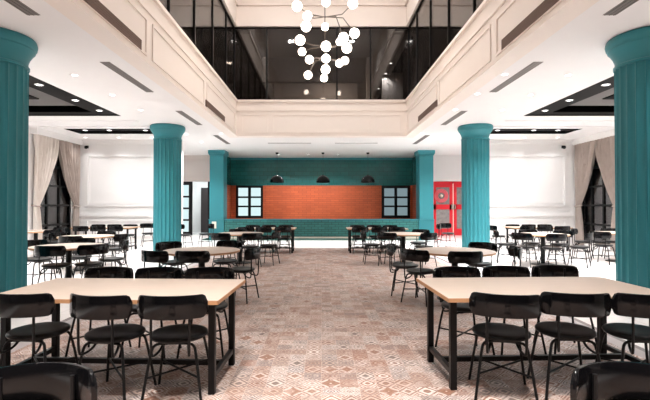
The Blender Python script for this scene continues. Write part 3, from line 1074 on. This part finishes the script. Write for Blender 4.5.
def make_chair():
    t = empty('dining_chair')
    tag(t, '', 'chair')
    MB().lathe([(0.0001, 0.4400), (0.14, 0.4400), (0.185, 0.4450), (0.207, 0.4550), (0.215, 0.4680), (0.213, 0.4780), (0.203, 0.4860), (0.18, 0.4900), (0.10, 0.4875), (0.0001, 0.4855)], 36).build('seat', M['leather'], t, smooth=True)
    # curved plywood band: outline with rounded ends, swept along an arc
    Ro, A, n = 0.315, R(51), 30
    prof_n = 10
    vs, fs = [], []
    zc, hh, th = 0.722, 0.084, 0.011
    for i in range(n + 1):
        u = -1 + 2 * i / n
        a = u * A
        d = max(0.0, (1 - abs(u)) * A * Ro)
        rr = 0.05
        h = hh if d >= rr else (hh - rr) + sqrt(max(0.0, rr * rr - (rr - d) ** 2))
        h = max(h, 0.024)
        zmid = zc + 0.006 * (1 - u * u)
        for (pr, pz) in ((-1, -0.86), (-0.6, -1), (0.6, -1), (1, -0.86), (1, 0), (1, 0.86), (0.6, 1), (-0.6, 1), (-1, 0.86), (-1, 0)):
            r = Ro + th * pr
            vs.append((r * sin(a), -r * cos(a) + 0.028, zmid + h * pz))
    m = prof_n
    for i in range(n):
        for k_ in range(m):
            k2 = (k_ + 1) % m
            fs.append((i * m + k_, i * m + k2, (i + 1) * m + k2, (i + 1) * m + k_))
    fs.append(tuple(reversed(range(m))))
    fs.append(tuple(n * m + k_ for k_ in range(m)))
    MB().add(vs, fs).build('backrest', M['gloss_black'], t, smooth=True)
    for s in (-1, 1):
        MB().tube([(s * 0.135, -0.236, 0.775), (s * 0.135, -0.236, 0.382), (s * 0.125, -0.20, 0.362), (s * 0.10, -0.12, 0.387), (s * 0.09, -0.09, 0.433)], 0.0095, 8, 2).build('back_post', M['black'], t, smooth=True)
    for sx in (-1, 1):
        for sy in (-1, 1):
            MB().tube([(sx * 0.05, sy * 0.13, 0.433), (sx * 0.145, sy * 0.140, 0.433), (sx * 0.166, sy * 0.158, 0.352), (sx * 0.215, sy * 0.205, 0.0)], 0.0105, 8, 2).build('leg', M['black'], t, smooth=True)
    b = MB().tube([(-0.187, -0.186, 0.2), (0.187, 0.186, 0.2)], 0.008).tube([(-0.187, 0.186, 0.2), (0.187, -0.186, 0.2)], 0.008)
    b.build('cross_brace', M['black'], t, smooth=True)
    f = MB().tube([(-0.1, -0.13, 0.433), (0.1, -0.13, 0.433)], 0.009).tube([(-0.1, 0.13, 0.433), (0.1, 0.13, 0.433)], 0.009).tube([(-0.09, -0.13, 0.433), (-0.09, 0.13, 0.433)], 0.008).tube([(0.09, -0.13, 0.433), (0.09, 0.13, 0.433)], 0.008)
    f.build('seat_frame', M['black'], t, smooth=True)
    return t


PROTO = make_chair()
USED = [False]


def chair(x, y, face, lab, grp):
    """face: direction the sitter looks, degrees counterclockwise from +X"""
    rz = R(face - 90)
    if not USED[0]:
        USED[0] = True
        PROTO.location = (x, y, 0)
        PROTO.rotation_euler = (0, 0, rz)
        PROTO['label'] = lab
        PROTO['group'] = grp
        return PROTO
    return copy_tree(PROTO, (x, y, 0), rz, lab, grp)


def seat_at(tx, ty, ang, dist, lab, grp, twist=0):
    a = R(ang)
    return chair(tx + dist * cos(a), ty + dist * sin(a), ang + 180 + twist, lab, grp)


GN = 'chairs around the front long tables'
for (x, y, f, lab) in (
    (-2.21, 3.38, 86, 'black round-seat chair, window end of near edge, front glass-door-side long table'),
    (-1.585, 3.325, 81, 'black round-seat chair, middle of near edge, front glass-door-side long table'),
    (-1.092, 3.315, 93, 'black round-seat chair, aisle end of near edge, front glass-door-side long table'),
    (1.395, 3.355, 77, 'black round-seat chair, aisle end of near edge, front red-door-side long table'),
    (1.915, 3.395, 82, 'black round-seat chair, middle of near edge, front red-door-side long table'),
    (2.43, 3.35, 82, 'black round-seat chair, column end of near edge, front red-door-side long table'),
    (-2.17, 4.22, -90, 'black chair facing us across the front glass-door-side long table, window end'),
    (-1.655, 4.20, -92, 'black chair facing us across the front glass-door-side long table, middle one'),
    (-1.13, 4.20, -88, 'black chair facing us across the front glass-door-side long table, aisle end'),
    (1.40, 4.24, -86, 'black chair facing us across the front red-door-side long table, aisle end'),
    (1.92, 4.30, -90, 'black chair facing us across the front red-door-side long table, middle one'),
    (2.46, 4.36, -90, 'black chair facing us across the front red-door-side long table, column end'),
):
    chair(x, y, f, lab, GN)
chair(-1.10, 1.47, -84, 'big cropped glossy black chair back at the bottom edge, glass door side', 'cropped chairs in front')
chair(1.20, 1.48, -97, 'big cropped glossy black chair back at the bottom edge, red door side', 'cropped chairs in front')

GR = 'chairs around the round tables by the aisle'
T = 'near round table, glass door side'
chair(-2.33, 6.36, 68, 'black chair at the near column-facing quarter of the ' + T, GR)
chair(-1.84, 6.315, 90, 'black chair, back towards us, straight in front of the ' + T, GR)
chair(-1.24, 6.62, 165, 'black chair on the aisle flank of the ' + T, GR)
chair(-2.55, 7.45, -42, 'black chair behind the ' + T + ', towards column', GR)
chair(-1.70, 7.62, -100, 'black chair behind the ' + T + ', towards aisle', GR)
T = 'near round table, red door side'
chair(1.49, 6.46, 46, 'black chair on the near aisle quarter of the ' + T, GR)
chair(1.37, 7.06, -14, 'black chair standing in the aisle flank of the ' + T, GR)
chair(2.03, 6.25, 90, 'black chair, back towards us, straight in front of the ' + T, GR)
chair(2.66, 7.28, -130, 'black chair behind the ' + T + ', towards column', GR)
chair(2.80, 6.70, 172, 'black chair turned side-on at the column flank of the ' + T, GR)
T = 'second round table, glass door side'
chair(-2.30, 10.22, 75, 'small black chair in front of the ' + T + ', towards column', GR)
chair(-1.70, 10.24, 115, 'small black chair in front of the ' + T + ', towards aisle', GR)
chair(-1.30, 10.62, 165, 'small black chair in the aisle beside the ' + T, GR)
chair(-2.25, 11.60, -80, 'small black chair behind the ' + T, GR)
T = 'second round table, red door side'
chair(1.65, 10.41, 60, 'small black chair in front of the ' + T + ', towards aisle', GR)
chair(1.27, 10.82, 0, 'small black chair in the aisle beside the ' + T, GR)
chair(2.45, 10.30, 115, 'small black chair in front of the ' + T + ', towards column', GR)
chair(2.55, 11.36, -125, 'small black chair behind the ' + T, GR)

GF = 'chairs around the long tables by the counter'
for s, nm in ((-1, 'glass'), (1, 'red')):
    for q, dx in enumerate((-0.54, 0.0, 0.54)):
        wh = ('aisle end', 'middle', 'column end')[q if s > 0 else 2 - q]
        chair(s * 1.71 + dx, 13.04, 90 + random.uniform(-8, 8), 'far black chair on near edge, %s, counter table, %s door side' % (wh, nm), GF)
        chair(s * 1.71 + dx, 13.77, -90 + random.uniform(-8, 8), 'far black chair on counter edge, %s, counter table, %s door side' % (wh, nm), GF)

GS = 'chairs in the curtained bay on the glass door side'
T = 'round table beside the cut-off column'
chair(-4.36, 7.085, 92, 'black chair squeezed between the cut-off column and its round table', GS)
chair(-3.92, 7.26, 140, 'black chair on the near aisle quarter of the ' + T, GS)
chair(-3.86, 7.90, -150, 'black chair on the far aisle quarter of the ' + T, GS)
chair(-4.64, 8.25, -70, 'black chair behind the ' + T, GS)
chair(-5.15, 7.85, -30, 'black chair on the window flank of the ' + T, GS)
T = 'pale round table behind it'
chair(-5.30, 9.25, 95, 'small black chair before the pale round table in the middle of the curtained bay', GS)
chair(-6.05, 10.10, -15, 'small black chair on the curtain flank of the pale round table mid-bay', GS)
chair(-4.72, 9.78, 170, 'small black chair on the aisle flank of the pale round table mid-bay', GS)
chair(-5.40, 10.60, -95, 'small black chair behind the pale round table mid-bay', GS)
for q, dx in enumerate((-0.54, 0.0, 0.54)):
    wh = ('curtain end', 'middle', 'doorway end')[q]
    chair(-7.0 + dx, 13.65, 90, 'small chair on near edge, %s, end wall table, glass door side' % wh, GS)
    chair(-7.0 + dx, 14.36, -90, 'small chair on wall edge, %s, end wall table, glass door side' % wh, GS)
chair(-7.30, 11.55, 150, 'small black chair on the room side of the table at the glass-door-side curtains', GS)
chair(-7.75, 12.55, -100, 'small black chair behind the table at the glass-door-side curtains', GS)
chair(-8.20, 11.28, 70, 'small black chair before the table at the glass-door-side curtains', GS)
chair(-6.12, 15.2, -60, 'lone black chair against the end wall just beside the fluted column, glass door side', GS)
chair(-4.62, 14.5, -20, 'small black chair behind the fluted column in front of the glass doors', GS)
chair(-4.02, 14.9, -150, 'small black chair between fluted and square columns, before the glass doors', GS)

GQ = 'chairs in the curtained bay on the red door side'
T = 'ringed round table under the black recess'
chair(5.35, 9.98, 92, 'black chair, back towards us, straight before the ' + T, GQ)
chair(4.85, 10.25, 40, 'black chair on the near column quarter of the ' + T, GQ)
chair(4.70, 10.98, -20, 'black chair on the far column quarter of the ' + T, GQ)
chair(5.48, 11.26, -92, 'black chair behind the ' + T, GQ)
chair(6.05, 10.95, -145, 'black chair on the far curtain quarter of the ' + T, GQ)
chair(6.10, 10.20, 140, 'black chair on the near curtain quarter of the ' + T, GQ)
for q, dx in enumerate((-0.54, 0.0, 0.54)):
    wh = ('column end', 'middle', 'curtain end')[q]
    chair(7.0 + dx, 13.65, 90, 'small chair on near edge, %s, end wall table, red door side' % wh, GQ)
    chair(7.0 + dx, 14.36, -90, 'small chair on wall edge, %s, end wall table, red door side' % wh, GQ)
chair(5.72, 13.9, 5, 'small black chair alone at the column end of the red-door-side end wall table', GQ)
chair(7.02, 10.72, 35, 'black chair beside the cut-off column, at the red-door-side curtain table', GQ)
chair(7.15, 11.75, -40, 'black chair behind the red-door-side curtain table, towards the room', GQ)
chair(8.00, 11.85, -115, 'black chair behind the red-door-side curtain table, towards the curtains', GQ)
chair(4.50, 15.3, -75, 'lone black chair in front of the red double doors', GQ)
chair(3.80, 14.8, 170, 'black chair standing sideways between counter table and red doors', GQ)
